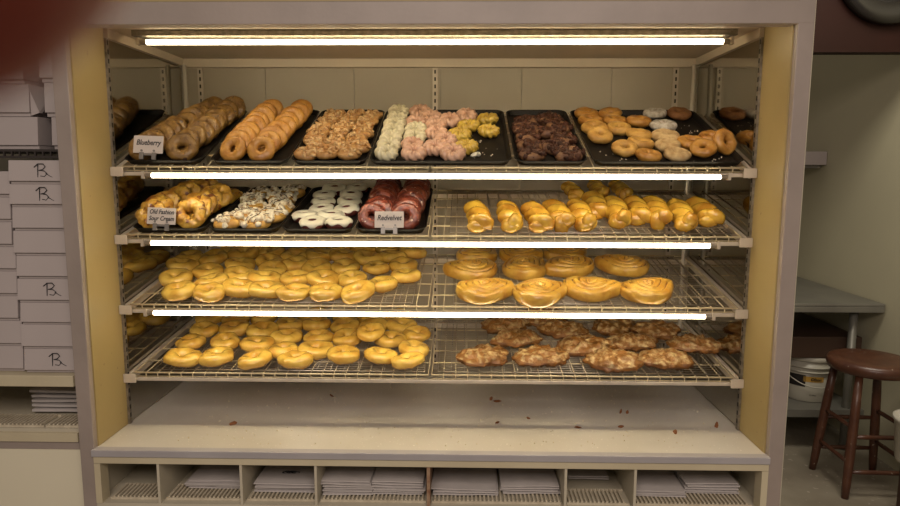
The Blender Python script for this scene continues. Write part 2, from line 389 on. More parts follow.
# ------------------------------------------------------------------ neighbouring box shelving on the left
NX0, NX1 = -1.95, -.987
nb = empty('box_shelving', (-1.2, .3, -.70)); tag(nb, 'cream shelving unit beside the case holding white bakery boxes', 'shelving')
MB().box(NX0, NX1, .02, .50, .165, .197).build('shelf_board', M['trimc'], nb, bevel=.002)
MB().box(NX0, NX1, .03, .50, .030, .040).build('lower_board', M['creamd'], nb)
MB().box(NX0, NX1, .022, .032, .004, .0299).build('front_strip', M['trimc'], nb)
MB().box(NX0, NX1, .028, .05, -.02, .0035).build('brown_strip', M['frame'], nb)  # brown line below the front strip, in the frame colour
MB().box(NX0, NX1, .030, .06, -.70, -.0205).build('lower_panel', M['panelL'], nb)
MB().box(NX0, NX1, .50, .51, -.70, 1.3).build('back_board', M['creamd'], nb)
MB().box(NX1-.0, NX1+.001, .05, .50, -.70, 1.3).build('end_board', M['creamd'], nb)
grille(NX0, -1.09, nb, .04, .0402); grille(-1.085, NX1-.002, nb, .04, .0402)
for k in range(5): bag(-1.115+.003*(k%2), .24, .05+k*.0145, .145, .22, .011, [1,-1,2,0,-2][k], 'white paper bag, %s of the left stack under the boxes' % ('topmost' if k==4 else ORD[k]), 'paper bags under the boxes', seed=k+9)
for k in range(3): bag(-1.015, .24, .05+k*.0145, .045, .22, .011, 0, 'white paper bag, %s of the stack beside the post' % ('topmost' if k==2 else ORD[k]), 'paper bags under the boxes', seed=k+19)
# flat boxes
def strokes_B(parent, x, y, z, s):
    q = MB(); P = lambda a, b: (x+a*s, y, z+b*s)
    q.tube([P(-.25,.45), P(-.28,.0), P(-.30,-.5)], .0012, 5)
    q.tube([P(-.55,.25), P(-.25,.5), P(.15,.5), P(.30,.3), P(.1,.08), P(-.2,.02), P(.2,-.02), P(.42,-.22), P(.2,-.45), P(-.1,-.40)], .0012, 5)
    q.tube([P(.3,-.2), P(.6,-.4), P(.8,-.5)], .001, 5)
    return q.build('pen_mark', M['ink'], parent)
def cake_box(x0, x1, y0, z0, z1, label, group, mark=False, lid=True, depth=.30):
    t = empty('cake_box', ((x0+x1)/2, y0+depth/2, z0)); tag(t, label, 'box', group)
    lip = z0+(z1-z0)*.12
    MB().box(x0+.002, x1-.002, y0+.002, y0+depth, z0+.0002, lip+.003).build('base', M['boxcard'], t)
    # lid front leans slightly forward at its lower edge
    b = MB(); f = .006; vs = [(x0,y0-f,lip),(x1,y0-f,lip),(x1,y0+depth,lip),(x0,y0+depth,lip),(x0,y0,z1-.0008),(x1,y0,z1-.0008),(x1,y0+depth,z1-.0008),(x0,y0+depth,z1-.0008)]
    b.add(vs, [(0,3,2,1),(4,5,6,7),(0,1,5,4),(1,2,6,5),(2,3,7,6),(3,0,4,7)]); b.build('lid', M['boxcard'], t, bevel=.001)
    if mark: strokes_B(t, x1-.055, y0-.0045, (lip+z1)/2, .036)
    return t
zz = [.790,.726,.664,.599,.530,.466,.399,.337,.267,.1985]
names = ['topmost','second from the top','third from the top','fourth from the top','fifth from the top','sixth from the top','seventh from the top','eighth from the top','bottom']
for i in range(9):
    mk = i in (0,1,5,8)
    cake_box(-1.135-.003*(i%2), -.9885, .045, zz[i+1], zz[i], 'white bakery box%s, %s in the stack beside the case' % (' with penned B' if mk else '', names[i]), 'white boxes beside the case', mk)
zl = [.760,.690,.622,.553,.485,.415,.345,.272,.1985]
for i in range(8):
    cake_box(-1.42, -1.142-.003*(i%3), .055, zl[i+1], zl[i], 'white box in the stack at the left edge, %s' % (names[i] if i<7 else 'bottom'), 'white boxes at the left edge')
# dark rack with bigger boxes above
rk = empty('slotted_rack', (-1.2, .3, .80)); tag(rk, 'dark slotted rack shelf above the flat white boxes', 'rack')
MB().box(NX0, NX1-.002, .15, .48, .8155, .822).build('rack_top', M['rackdark'], rk)
MB().box(NX0, NX1-.002, .148, .156, .797, .803).build('lower_rail', M['rackdark'], rk)
for k in range(42):
    x = NX0+.008+k*.0225; MB().box(x, x+.004, .149, .155, .8031, .8154).build('bar', M['rackdark'], rk)
cake_box(-1.40, -1.122, .16, .8225, .914, 'large white box on the dark rack, lower row, left of the gap', 'large boxes on the dark rack')
cake_box(-1.088, -.992, .17, .8225, .914, 'large white box on the dark rack, lower row, against the case post', 'large boxes on the dark rack')
t = cake_box(-1.40, -1.140, .16, .9145, 1.005, 'large white box with a loose side flap, second row on the dark rack', 'large boxes on the dark rack')
q = MB(); q.add([(-1.139,.16,.917),(-1.118,.165,.925),(-1.125,.25,1.0),(-1.139,.25,1.003),(-1.139,.162,1.003),(-1.134,.155,.985),(-1.1185,.18,.925)], [(0,1,5,4),(1,6,2,5),(4,5,2,3)])
f = q.build('flap', M['boxcard'], t); sm = f.modifiers.new('thickness','SOLIDIFY'); sm.thickness = .0012
cake_box(-1.102, -.992, .17, .9145, 1.010, 'large white box against the case post, second row on the dark rack', 'large boxes on the dark rack')
cake_box(-1.40, -1.150, .16, 1.0055, 1.10, 'large white box at the upper left, top of the left pile', 'large boxes on the dark rack')
cake_box(-1.110, -.992, .17, 1.0105, 1.11, 'large white box at the top of the pile against the case post', 'large boxes on the dark rack')

# ------------------------------------------------------------------ sloping shelves, tubes, wire shelves
SH = {1: (.772,.407), 2: (.576,.245), 3: (.368,.19), 4: (.160,.12)}
ROWN = {1: 'top', 2: 'second', 3: 'third', 4: 'bottom'}
def SM(k, u, s, h=0):            # frame on shelf k: x across, y up the slope, z off the surface
    zf, tn = SH[k]; th = math.atan(tn)
    return Matrix.Translation((0, .165, zf)) @ Matrix.Rotation(th, 4, 'X') @ Matrix.Translation((u, s, h))
WIRE_H = .006
for k in SH:
    zf, tn = SH[k]; th = math.atan(tn)
    t = empty('shelf_frame', (0, .165, zf)); tag(t, '%s sloping metal shelf frame with a full-width front rail' % ROWN[k], 'shelf frame', 'sloping shelf frames')
    MB().box(-.917, .917, .164, .176, zf-.024, zf-.013).build('front_rail', M['steelrail'], t, bevel=.002)
    for s in (-1, 1):
        b = MB(); xa, xb = sorted((s*.905, s*.917)); b.box(xa, xb, 0, .50/math.cos(th), -.030, -.006, M=SM(k,0,0))
        b.build('side_arm', M['steelrail'], t)
        b = MB(); xa, xb = sorted((s*.88, s*.917)); b.box(xa, xb, .150, .1539, zf-.026, zf+.001); b.build('corner_plate', M['steelrail'], t, bevel=.001)
    b = MB()
    b.box(-.90, .90, .455/math.cos(th), .475/math.cos(th), -.022, -.006, M=SM(k,0,0)); b.build('rear_rail', M['steelrail'], t)
# tubes
def lamp(x0, x1, y, z, label, r=.0070):
    t = empty('tube_light', ((x0+x1)/2, y, z)); tag(t, label, 'light', 'fluorescent tubes')
    MB().tube([(x0,y,z),(x1,y,z)], r, 14).build('tube', M['tube'], t, smooth=True)
    for s, x in ((-1,x0),(1,x1)):
        MB().tube([(x-s*.001,y,z),(x+s*.018,y,z)], r*1.05, 14).build('end_cap', M['chrome'], t)
        MB().box(min(x+s*.018,x+s*.026), max(x+s*.018,x+s*.026), y-.010, y+.012, z-.009, z+.012).build('socket', M['steelrail'], t)
MB().box(-.85, .855, .185, .229, 1.1415, CZ-.0002).build('added_lamp_baffle', M['standard'], case)  # added baffle above the tube, keeps its light off the canopy
lamp(-.815, .822, .20, 1.1265, 'lit fluorescent tube under the canopy, above the top shelf')
for k, x0, x1 in ((1,-.805,.822),(2,-.818,.803),(3,-.822,.800)):
    lamp(x0, x1, .166, SH[k][0]-.0235, 'lit fluorescent tube under the front rail of the %s shelf' % ROWN[k], .0066)
# cream wire shelves: frame, cross wires, depth wires with hooked front teeth
def wire_shelf_mesh(wd, ln):
    b = MB(); r = .0028
    b.tube([(0,0,0),(wd,0,0),(wd,ln,0),(0,ln,0)], r, 6, closed=True)
    for i in range(1,5): b.tube([(0,ln*i/5,-.0035),(wd,ln*i/5,-.0035)], .0026, 5)
    b.tube([(0,-.003,-.0105),(wd,-.003,-.0105)], .0016, 5)
    n = int(wd/.035)
    for i in range(1,n):
        x = wd*i/n; b.tube([(x,ln,.0),(x,.0,.0005),(x,-.004,-.003),(x,-.003,-.014)], .0017, 4)
    return b
for k in SH:
    zf, tn = SH[k]; ln = .475/math.cos(math.atan(tn))
    for side, x0, x1 in (('left',-.893,-.006),('right',.0,.893 if k>1 else .893)):
        b = wire_shelf_mesh(x1-x0-.004, ln)
        o = b.build('wire_shelf', M['wirecream'], origin=(0,0,0), smooth=True); o.matrix_world = SM(k, x0+.002, .004, 0)
        tag(o, 'cream wire shelf panel, %s half of the %s shelf' % (side, ROWN[k]), 'wire shelf', 'cream wire shelves')
def cooling_rack(k, x0, x1, s0, s1, label):
    wd, ln = x1-x0, s1-s0; t = empty('cooling_rack', (0,0,0)); t.matrix_world = SM(k, x0, s0, .0065)
    tag(t, label, 'cooling rack', 'fine wire cooling racks')
    MB().tube([(0,0,0),(wd,0,0),(wd,ln,0),(0,ln,0)], .0022, 6, closed=True).build('frame', M['chrome'], t, origin=(0,0,0), smooth=True)
    b = MB(); n = int(ln/.0155)
    for i in range(1,n): b.tube([(0,ln*i/n,0),(wd,ln*i/n,0)], .0009, 4)
    n = int(wd/.04)
    for i in range(1,n): b.tube([(wd*i/n,0,-.0017),(wd*i/n,ln,-.0017)], .0013, 4)
    b.build('wire_grid', M['chrome'], t, origin=(0,0,0), smooth=True)
cooling_rack(2, .055, .868, .015, .47, 'fine chrome cooling rack under the twists')
cooling_rack(3, -.835, -.055, .012, .46, 'fine chrome cooling rack under the third-shelf glazed doughnuts')
cooling_rack(3, .065, .845, .012, .46, 'fine chrome cooling rack under the cinnamon rolls')
cooling_rack(4, -.835, -.02, .012, .46, 'fine chrome cooling rack under the bottom-shelf glazed doughnuts')
cooling_rack(4, .02, .86, .012, .46, 'fine chrome cooling rack under the fritters')

# black baking trays
def rrect(x0,x1,y0,y1,r,n=5):
    P = []
    for cx,cy,a in ((x1-r,y0+r,-90),(x1-r,y1-r,0),(x0+r,y1-r,90),(x0+r,y0+r,180)):
        for i in range(n+1): t = R(a+90*i/n); P.append((cx+r*math.cos(t), cy+r*math.sin(t)))
    return P
def tray(k, x0, x1, s0, s1, label, group):
    wd, ln = x1-x0, s1-s0; H = .014
    loops = [(rrect(.010,wd-.010,.010,ln-.010,.022), 0), (rrect(.003,wd-.003,.003,ln-.003,.026), H), (rrect(-.001,wd+.001,-.001,ln+.001,.03), H+.002), (rrect(.0005,wd-.0005,.0005,ln-.0005,.03), H+.0035), (rrect(.0045,wd-.0045,.0045,ln-.0045,.026), H+.001), (rrect(.0115,wd-.0115,.0115,ln-.0115,.021), .0015)]
    vs = []; fs = []; n = len(loops[0][0])
    for L, z in loops: vs += [(x,y,z) for x,y in L]
    for i in range(5):
        for j in range(n): fs.append((i*n+j, i*n+(j+1)%n, (i+1)*n+(j+1)%n, (i+1)*n+j))
    fs.append(tuple(reversed(range(n)))); fs.append(tuple(5*n+j for j in range(n)))
    b = MB(); b.add(vs, fs); o = b.build('baking_tray', M['pan'], origin=(0,0,0), smooth=False)
    o.matrix_world = SM(k, x0, s0, .0035); return tag(o, label, 'baking tray', group)
T1 = [(-.888,-.662,'blueberry cake doughnuts'),(-.636,-.408,'plain cake doughnuts'),(-.402,-.181,'nut-topped doughnuts'),(-.176,.231,'white, pink and yellow crullers'),(.240,.447,'chocolate crumb doughnuts'),(.461,.890,'sugared, powdered and plain cake doughnuts')]
for a, b_, what in T1: tray(1, a, b_, .002, .49, 'black baking tray of %s on the top shelf' % what, 'black baking trays')
T2 = [(-.876,-.659,'old-fashioned doughnuts'),(-.653,-.443,'nut and chocolate drizzled doughnuts'),(-.438,-.226,'white-iced red doughnuts'),(-.221,-.014,'glazed red velvet doughnuts')]
for a, b_, what in T2: tray(2, a, b_, .002, .462, 'black baking tray of %s on the second shelf' % what, 'black baking trays')

# ------------------------------------------------------------------ pastry materials
F = {}
def food(n, *a, **k): F[n] = mat(n, *a, rand=True, **k)
food('blueberry_crumb', (.13,.060,.011), (.28,.155,.033), scale=45, rough=.45, bump=1, bscale=130, spots=((.05,.022,.014), 60, .66), coat=.3)
food('plain_crumb', (.36,.145,.02), (.56,.285,.055), scale=30, rough=.4, bump=.7, bscale=120, coat=.3)
food('golden_crumb', (.40,.20,.04), (.58,.34,.08), scale=30, rough=.45, bump=.6, bscale=140)
food('sugar_crumbed', (.42,.26,.10), (.60,.43,.21), scale=60, rough=.8, bump=.6, bscale=300)
food('cinnamon_crumb', (.17,.06,.016), (.26,.11,.03), scale=40, rough=.7, bump=.7, bscale=200)
food('powder_sugar', (.60,.56,.48), (.36,.30,.22), scale=70, rough=.9, bump=1, bscale=90)
food('nut_dough', (.34,.16,.045), (.50,.28,.09), scale=40, rough=.45, bump=.7, bscale=150, coat=.3)
food('cashew_nut', (.36,.17,.04), (.62,.42,.19), scale=42, rough=.35, bump=.3, bscale=150, coat=.4, lo=.4, hi=.6)
food('white_glaze', (.66,.60,.40), (.58,.52,.32), scale=30, rough=.35, bump=.3, bscale=120, coat=.4)
food('pink_glaze', (.64,.40,.27), (.56,.32,.20), scale=30, rough=.35, bump=.3, bscale=120, coat=.4)
food('yellow_glaze', (.56,.39,.06), (.46,.29,.035), scale=30, rough=.35, bump=.3, bscale=120, coat=.4)
food('chocolate_crumb', (.028,.009,.004), (.085,.028,.012), scale=55, rough=.6, bump=1, bscale=150, coat=.08, spec=.3)
food('choc_dough', (.22,.11,.045), (.09,.035,.018), scale=30, rough=.6, bump=.7)
food('old_fashioned', (.40,.175,.022), (.66,.40,.06), scale=34, rough=.35, bump=1, bscale=80, coat=.5, spots=((.20,.06,.01), 42, .62))
food('white_icing', (.68,.65,.52), (.62,.58,.45), scale=20, rough=.3, bump=.15, bscale=60, coat=.4)
food('red_dough', (.085,.012,.008), (.14,.026,.014), scale=50, rough=.5, bump=1, bscale=150)
food('red_glazed', (.085,.010,.006), (.26,.06,.03), scale=55, rough=.35, bump=1, bscale=120, coat=.5, detail=6, spots=((.52,.33,.24), 75, .66))
food('choc_drizzle', (.035,.012,.007), rough=.3)
food('popcorn_nut', (.70,.64,.50), (.42,.28,.13), scale=60, rough=.6, bump=.6, bscale=150, lo=.5, hi=.68)
food('twist_crust', (.70,.44,.05), (.48,.22,.024), scale=22, rough=.25, bump=.5, bscale=80, coat=.6)
food('raised_crust', (.80,.54,.10), (.64,.35,.05), scale=26, rough=.24, bump=.45, bscale=75, coat=.7)
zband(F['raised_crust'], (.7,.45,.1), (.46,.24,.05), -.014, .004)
food('roll_crust', (.68,.42,.07), (.52,.26,.035), scale=28, rough=.28, bump=.6, bscale=75, coat=.5)
food('roll_filling', (.15,.05,.014), (.24,.09,.025), scale=60, rough=.4, bump=.4)
food('fritter_crust', (.24,.095,.015), (.13,.045,.008), scale=40, rough=.5, bump=1, bscale=90, coat=.15)
food('fritter_sugar', (.24,.10,.018), (.58,.44,.22), scale=60, rough=.5, bump=1, bscale=130, lo=.46, hi=.70, coat=.1, detail=10)

# ------------------------------------------------------------------ pastry shapes
def nz(p, f, s): return noise.noise(Vector((p[0]*f+s*17.3, p[1]*f-s*5.1, p[2]*f+s*2.7)))
def torus(Rr, r, zs=.8, amp=.002, f=28, seed=0, nu=40, nv=18, fn=None, mi=0, vrange=None, off=0, b=None):
    b = b or MB(); vs = []; fs = []; full = vrange is None
    v0, v1 = (0, 360) if full else vrange; rows = nv if full else nv+1
    for i in range(nu):
        u = 2*math.pi*i/nu
        for j in range(rows):
            v = R(v0+(v1-v0)*j/nv); rr = r+off; Rc = Rr; zz = zs
            if fn: k = fn(u, v); rr *= k[0]; Rc += k[1]
            x = Rc+rr*math.cos(v); p = Vector((x*math.cos(u), x*math.sin(u), rr*zz*math.sin(v)))
            d = Vector((math.cos(u)*math.cos(v), math.sin(u)*math.cos(v), math.sin(v)))
            vs.append(p+d*amp*nz(p, f, seed)+d*amp*.35*nz(p, f*3, seed+4))
    for i in range(nu):
        for j in range(nv):
            j2 = (j+1) % rows if full else j+1; i2 = (i+1) % nu
            fs.append((i*rows+j, i2*rows+j, i2*rows+j2, i*rows+j2))
    b.add(vs, fs, mi); return b
def blob(c, r, seed, b, mi=0, sq=(1,1,1), amp=.3):
    t = (1+5**.5)/2; ico = [(-1,t,0),(1,t,0),(-1,-t,0),(1,-t,0),(0,-1,t),(0,1,t),(0,-1,-t),(0,1,-t),(t,0,-1),(t,0,1),(-t,0,-1),(-t,0,1)]
    F0 = [(0,11,5),(0,5,1),(0,1,7),(0,7,10),(0,10,11),(1,5,9),(5,11,4),(11,10,2),(10,7,6),(7,1,8),(3,9,4),(3,4,2),(3,2,6),(3,6,8),(3,8,9),(4,9,5),(2,4,11),(6,2,10),(8,6,7),(9,8,1)]
    V = [Vector(v).normalized() for v in ico]; cache = {}; FF = []
    def mid(a, c_):
        k = (min(a,c_), max(a,c_))
        if k not in cache: V.append(((V[a]+V[c_])/2).normalized()); cache[k] = len(V)-1
        return cache[k]
    for a,b1,c1 in F0:
        p,q,s = mid(a,b1), mid(b1,c1), mid(c1,a); FF += [(a,p,s),(b1,q,p),(c1,s,q),(p,q,s)]
    rt = Matrix.Rotation(seed*1.7, 3, Vector((math.sin(seed), math.cos(seed*2.1), .5)).normalized())
    b.add([Vector(c)+rt @ Vector((v.x*r*sq[0], v.y*r*sq[1], v.z*r*sq[2]))*(1+amp*nz(v, 1.3, seed)) for v in V], FF, mi)

def raised(seed):
    rn = random.Random(seed); ph = rn.random()*6
    def fn(u, v):
        pinch = -.09*math.exp(-(math.sin(v)/.22)**2)*(math.cos(v) > 0)
        return (1+pinch+.05*math.sin(2*u+ph)+.04*math.sin(3*u+ph*2), .002*math.sin(2*u+ph))
    return torus(.0288, .0208, .80, .0042, 34, seed, nu=48, nv=22, fn=fn)
def cake(seed):
    return torus(.025, .0165, .86, .003, 45, seed, fn=lambda u, v: (1-.05*max(0,math.sin(v))*math.exp(-((math.cos(v)-.1)/.3)**2), .0012*math.sin(2*u+seed)))
def oldf(seed):
    def fn(u, v):
        crack = -.16*math.exp(-(((math.degrees(v)) % 360-62-10*math.sin(3*u+seed))/11)**2)
        return (1+crack+.07*math.sin(5*u+seed)+.05*math.sin(9*u), .002*math.sin(3*u+seed))
    return torus(.028, .0195, .8, .006, 55, seed, nu=48, nv=24, fn=fn)
def crull(seed):
    return torus(.023, .0165, .95, .0015, 60, seed, nu=88, nv=20, fn=lambda u, v: (1+.42*(abs(math.cos(4.5*u+.9*v))**.8-.62), 0))
def lumps(Rr, n, r0, r1, z0, seed, b, sq=(1.3,.8,.7), spread=.018, mi=0):
    rn = random.Random(seed)
    for i in range(n):
        a = rn.random()*6.283; d = Rr+rn.uniform(-spread, spread); zz = z0*(1-abs(d-Rr)/spread*.55)
        blob((d*math.cos(a), d*math.sin(a), zz+rn.uniform(-.002,.003)), rn.uniform(r0, r1), seed*31+i+.5, b, mi, sq)
def twist(seed, L=.185):
    b = MB(); vs = []; fs = []; nu, nv = 56, 28
    for i in range(nu+1):
        t = i/nu; e = max(1e-3, 1-abs(2*t-1)**4.2)**.5; y = t*L; tw = t*math.pi*3.3+seed
        bulge = 1+.12*math.exp(-((t-.04)/.10)**2)
        for j in range(nv):
            v = 2*math.pi*j/nv; rho = (.0205+.0125*abs(math.cos(v-tw)))*e*bulge
            p = Vector((rho*math.cos(v)+.004*math.sin(t*9+seed), y, rho*.92*math.sin(v)))
            vs.append(p*(1)+Vector((math.cos(v),0,math.sin(v)))*.002*nz(p, 40, seed))
    for i in range(nu):
        for j in range(nv): fs.append((i*nv+j, i*nv+(j+1)%nv, (i+1)*nv+(j+1)%nv, (i+1)*nv+j))
    fs.append(tuple(range(nv))); fs.append(tuple(reversed([nu*nv+j for j in range(nv)])))
    fs = [tuple(reversed(f)) for f in fs]
    b.add(vs, fs)
    # tucked dough end folded over the front
    blob((.006, .016, .008), .0255, seed+3, b, 0, (1.15,.8,.85), .30); blob((-.010, .014, -.006), .0245, seed+7, b, 0, (1.1,.8,.8), .30)
    return b
def roll(seed):
    rn = random.Random(seed); ph = rn.random()*6.28; nr, nt = 72, 96; RO = .067; b = MB(); vs = []; fs = []; mi = []
    turns = 3.5; E0 = .74
    def out(t): return RO*(1+.05*math.sin(2*t+ph)+.03*math.sin(3*t)) + .018*math.exp(-(((t-.15+math.pi) % (2*math.pi)-math.pi)/.40)**2)
    def grv(x, t):
        g = (x*turns - t/(2*math.pi)) % 1.0; return min(g, 1-g)
    for i in range(nr+1):
        x = i/nr
        for j in range(nt):
            t = 2*math.pi*j/nt; ro = out(t)
            q = min(1, x/E0); a = max(0, (x-E0)/(1-E0))          # top, then the bulging side
            H = .042+.003*math.sin(2*t+ph)
            if x <= E0:
                rr = max(.0004, ro*.86*q); z = H-.009*q**2.2
                z -= .0055*math.exp(-(grv(q, t)/.11)**2)
            else:
                an = a*math.pi*.95; rr = ro*(.86+.14*math.sin(an)*(1 if a < .5 else 1)) - ro*.05*max(0, a-.5)
                z = (H-.009)*(1+math.cos(an))/2
                z -= .0055*math.exp(-(grv(1, t)/.13)**2)*max(0, 1-a*5)
            p = Vector((rr*math.cos(t), rr*math.sin(t), max(0, z))); p += Vector((math.cos(t), math.sin(t), 1))*(.0022*nz(p, 34, seed)+.0009*nz(p, 110, seed))
            vs.append(p)
    for i in range(nr):
        for j in range(nt):
            x = (i+.5)/nr; g = grv(min(1, x/E0), 2*math.pi*(j+.5)/nt)
            fs.append((i*nt+j, (i+1)*nt+j, (i+1)*nt+(j+1)%nt, i*nt+(j+1)%nt)); mi.append(1 if (x < E0 and g < .055) else 0)
    fs.append(tuple(reversed([nr*nt+j for j in range(nt)]))); mi.append(0)
    b.v = [tuple(v) for v in vs]; b.f = fs; b.m = mi; return b
def fritter(seed):
    rn = random.Random(seed); b = MB(); nu, nv = 56, 28; vs = []; fs = []; mi = []; ph = rn.random()*6
    for i in range(nv+1):
        ph_ = math.pi*i/nv
        for j in range(nu):
            u = 2*math.pi*j/nu; s = max(.001, math.sin(ph_))
            d = Vector((s*math.cos(u), s*math.sin(u), math.cos(ph_)))
            k = 1+.10*math.sin(2*u+ph)+.06*math.sin(5*u+ph*3)
            p = Vector((d.x*.072*k, d.y*.058*k, (.024 if d.z > 0 else .014)*d.z))
            m = .0095*nz(p, 60, seed)+.0060*nz(p, 125, seed+2)+.006*nz(p, 24, seed+4)
            vs.append(p+d*m)
    for i in range(nv):
        for j in range(nu): fs.append((i*nu+j, (i+1)*nu+j, (i+1)*nu+(j+1)%nu, i*nu+(j+1)%nu)); mi.append(1 if i < nv*.40 else 0)
    b.v = [tuple(v) for v in vs]; b.f = fs; b.m = mi; return b

def proto(name, parts, n=3):
    """n variants; parts = [(part name or None, fn(seed)->MB, materials)]. One part makes a plain mesh thing."""
    out = []
    for i in range(n): out.append([(pn, fn(i+1).mesh(pn or name, m, smooth=True)) for pn, fn, m in parts])
    return (name, out)
def nuts_top(n, r0, r1, z, sq, sp=.017, Rr=.024):
    return lambda seed: (lambda b: (lumps(Rr, n, r0, r1, z, seed, b, sq, sp), b)[1])(MB())
def drizzle(z):
    def f(seed):
        b = MB(); rn = random.Random(seed)
        for k in range(3):
            x = -.022+k*.020+rn.uniform(-.003,.003); pts = []
            for i in range(9):
                y = -.036+.009*i; d = math.hypot(x, y)
                if d > .042: continue
                pts.append((x+.003*math.sin(i*1.3+k), y, z+.0075-max(0, d-.024)*.45+.001*math.sin(i*2+k)))
            if len(pts) > 2: b.tube(pts, max(.0009,.0009), 5)
        return b
    return f
def icing(seed):
    def fn(u, v): return (1, 0)
    b = MB(); nu, nv = 44, 14; vs = []; fs = []
    for i in range(nu):
        u = 2*math.pi*i/nu; lo_ = 16-26*max(0, math.sin(3*u+seed*2))**2-10*math.sin(7*u+seed)
        for j in range(nv+1):
            v = R(lo_+(128-lo_)*j/nv); rr = .0185+.0022*math.sin(math.pi*j/nv)**.3; x = .0245+rr*math.cos(v)
            p = Vector((max(.0035,x)*math.cos(u), max(.0035,x)*math.sin(u), rr*.82*math.sin(v)+.001)); vs.append(p+Vector((0,0,1))*.0012*nz(p, 45, seed))
    for i in range(nu):
        for j in range(nv): i2 = (i+1) % nu; fs.append((i*(nv+1)+j, i2*(nv+1)+j, i2*(nv+1)+j+1, i*(nv+1)+j+1))
    b.add(vs, fs); return b
cakeM = lambda m: [(None, cake, F[m])]
P_blue = proto('blueberry_doughnut', [(None, cake, F['blueberry_crumb'])])
P_plain = proto('cake_doughnut', cakeM('plain_crumb'))
P_gold = proto('cake_doughnut', cakeM('golden_crumb'))
P_sugar = proto('sugared_doughnut', cakeM('sugar_crumbed'))
P_cinn = proto('cinnamon_doughnut', cakeM('cinnamon_crumb'))
P_pow = proto('powdered_doughnut', cakeM('powder_sugar'))
P_nut = proto('nut_doughnut', [('dough', cake, F['nut_dough']), ('nut_topping', nuts_top(20,.007,.0105,.013,(1.5,.75,.7)), F['cashew_nut'])])
P_pop = proto('drizzled_doughnut', [('dough', cake, F['golden_crumb']), ('nut_topping', nuts_top(30,.006,.0105,.016,(1.1,1,.9),.021), F['popcorn_nut']), ('chocolate_drizzle', drizzle(.0145), F['choc_drizzle'])])
P_crw = proto('french_cruller', [(None, crull, F['white_glaze'])]); P_crp = proto('french_cruller', [(None, crull, F['pink_glaze'])]); P_cry = proto('french_cruller', [(None, crull, F['yellow_glaze'])])
P_choc = proto('chocolate_doughnut', [('dough', cake, F['choc_dough']), ('chocolate_topping', nuts_top(46,.005,.0105,.011,(1.3,1,.7),.019), F['chocolate_crumb'])])
P_old = proto('old_fashioned_doughnut', [(None, oldf, F['old_fashioned'])])
P_ice = proto('iced_doughnut', [('dough', cake, F['red_dough']), ('icing', icing, F['white_icing'])])
P_red = proto('red_velvet_doughnut', [(None, cake, F['red_glazed'])])
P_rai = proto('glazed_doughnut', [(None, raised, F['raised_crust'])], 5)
P_twi = proto('dough_twist', [(None, twist, F['twist_crust'])], 4)
P_rol = proto('cinnamon_roll', [(None, roll, [F['roll_crust'], F['roll_filling']])], 4)
P_fri = proto('fritter', [(None, fritter, [F['fritter_crust'], F['fritter_sugar']])], 4)


# positions on the shelves: (metres across from the middle, metres up the slope from the front)
glazed4 = [ (-0.765,0.063), (-0.663,0.073), (-0.539,0.055), (-0.790,0.184), (-0.682,0.195), (-0.572,0.180), (-0.472,0.128), (-0.793,0.302), (-0.693,0.313), (-0.591,0.296), (-0.492,0.243), (-0.511,0.356), (-0.816,0.422), (-0.723,0.413), (-0.623,0.426), (-0.415,0.055), (-0.371,0.136), (-0.276,0.096), (-0.160,0.091), (-0.072,0.055), (-0.385,0.236), (-0.288,0.238), (-0.143,0.223), (-0.060,0.147), (-0.060,0.275), (-0.419,0.366), (-0.318,0.350), (-0.215,0.343), (-0.119,0.355), (-0.451,0.453), (-0.331,0.443), (-0.235,0.434), (-0.142,0.447) ]
glazed3 = [ (-0.762,0.061), (-0.665,0.050), (-0.586,0.086), (-0.501,0.074), (-0.821,0.175), (-0.693,0.140), (-0.623,0.197), (-0.537,0.174), (-0.848,0.291), (-0.738,0.233), (-0.659,0.305), (-0.567,0.337), (-0.860,0.377), (-0.774,0.372), (-0.688,0.425), (-0.587,0.438), (-0.534,0.259), (-0.412,0.055), (-0.319,0.057), (-0.223,0.062), (-0.438,0.172), (-0.348,0.173), (-0.257,0.175), (-0.155,0.127), (-0.090,0.201), (-0.469,0.312), (-0.392,0.276), (-0.297,0.280), (-0.193,0.277), (-0.107,0.304), (-0.494,0.394), (-0.408,0.407), (-0.321,0.397), (-0.234,0.376), (-0.151,0.397), (-0.087,0.454) ]
rolls3 = [ (0.151,0.075), (0.316,0.061), (0.475,0.097), (0.644,0.083), (0.127,0.264), (0.296,0.277), (0.451,0.303), (0.635,0.313), (0.143,0.424), (0.296,0.426), (0.455,0.442) ]
frit4 = [ (0.157,0.099), (0.338,0.103), (0.275,0.247), (0.247,0.388), (0.438,0.338), (0.382,0.452), (0.489,0.186), (0.555,0.077), (0.710,0.087), (0.647,0.224), (0.623,0.381), (0.757,0.335), (0.848,0.211) ]
twF = [ (0.146,0.003), (0.240,0.004), (0.323,0.005), (0.391,0.020), (0.455,0.021), (0.505,0.131), (0.560,0.054), (0.619,0.078), (0.677,0.056), (0.745,0.029), (0.830,0.067) ]
twB = [ (0.128,0.215), (0.222,0.205), (0.304,0.195), (0.373,0.196), (0.444,0.230), (0.519,0.311), (0.567,0.242), (0.643,0.289), (0.695,0.255), (0.766,0.267), (0.830,0.246) ]
nut2 = [ (-0.605,0.052), (-0.519,0.052), (-0.576,0.122), (-0.492,0.125), (-0.579,0.206), (-0.492,0.209), (-0.605,0.287), (-0.509,0.292), (-0.583,0.371), (-0.492,0.378) ]
white2 = [ (-0.353,0.052), (-0.274,0.052), (-0.390,0.116), (-0.311,0.116), (-0.353,0.183), (-0.274,0.184), (-0.364,0.262), (-0.280,0.266), (-0.375,0.341), (-0.287,0.350), (-0.358,0.426), (-0.279,0.434) ]
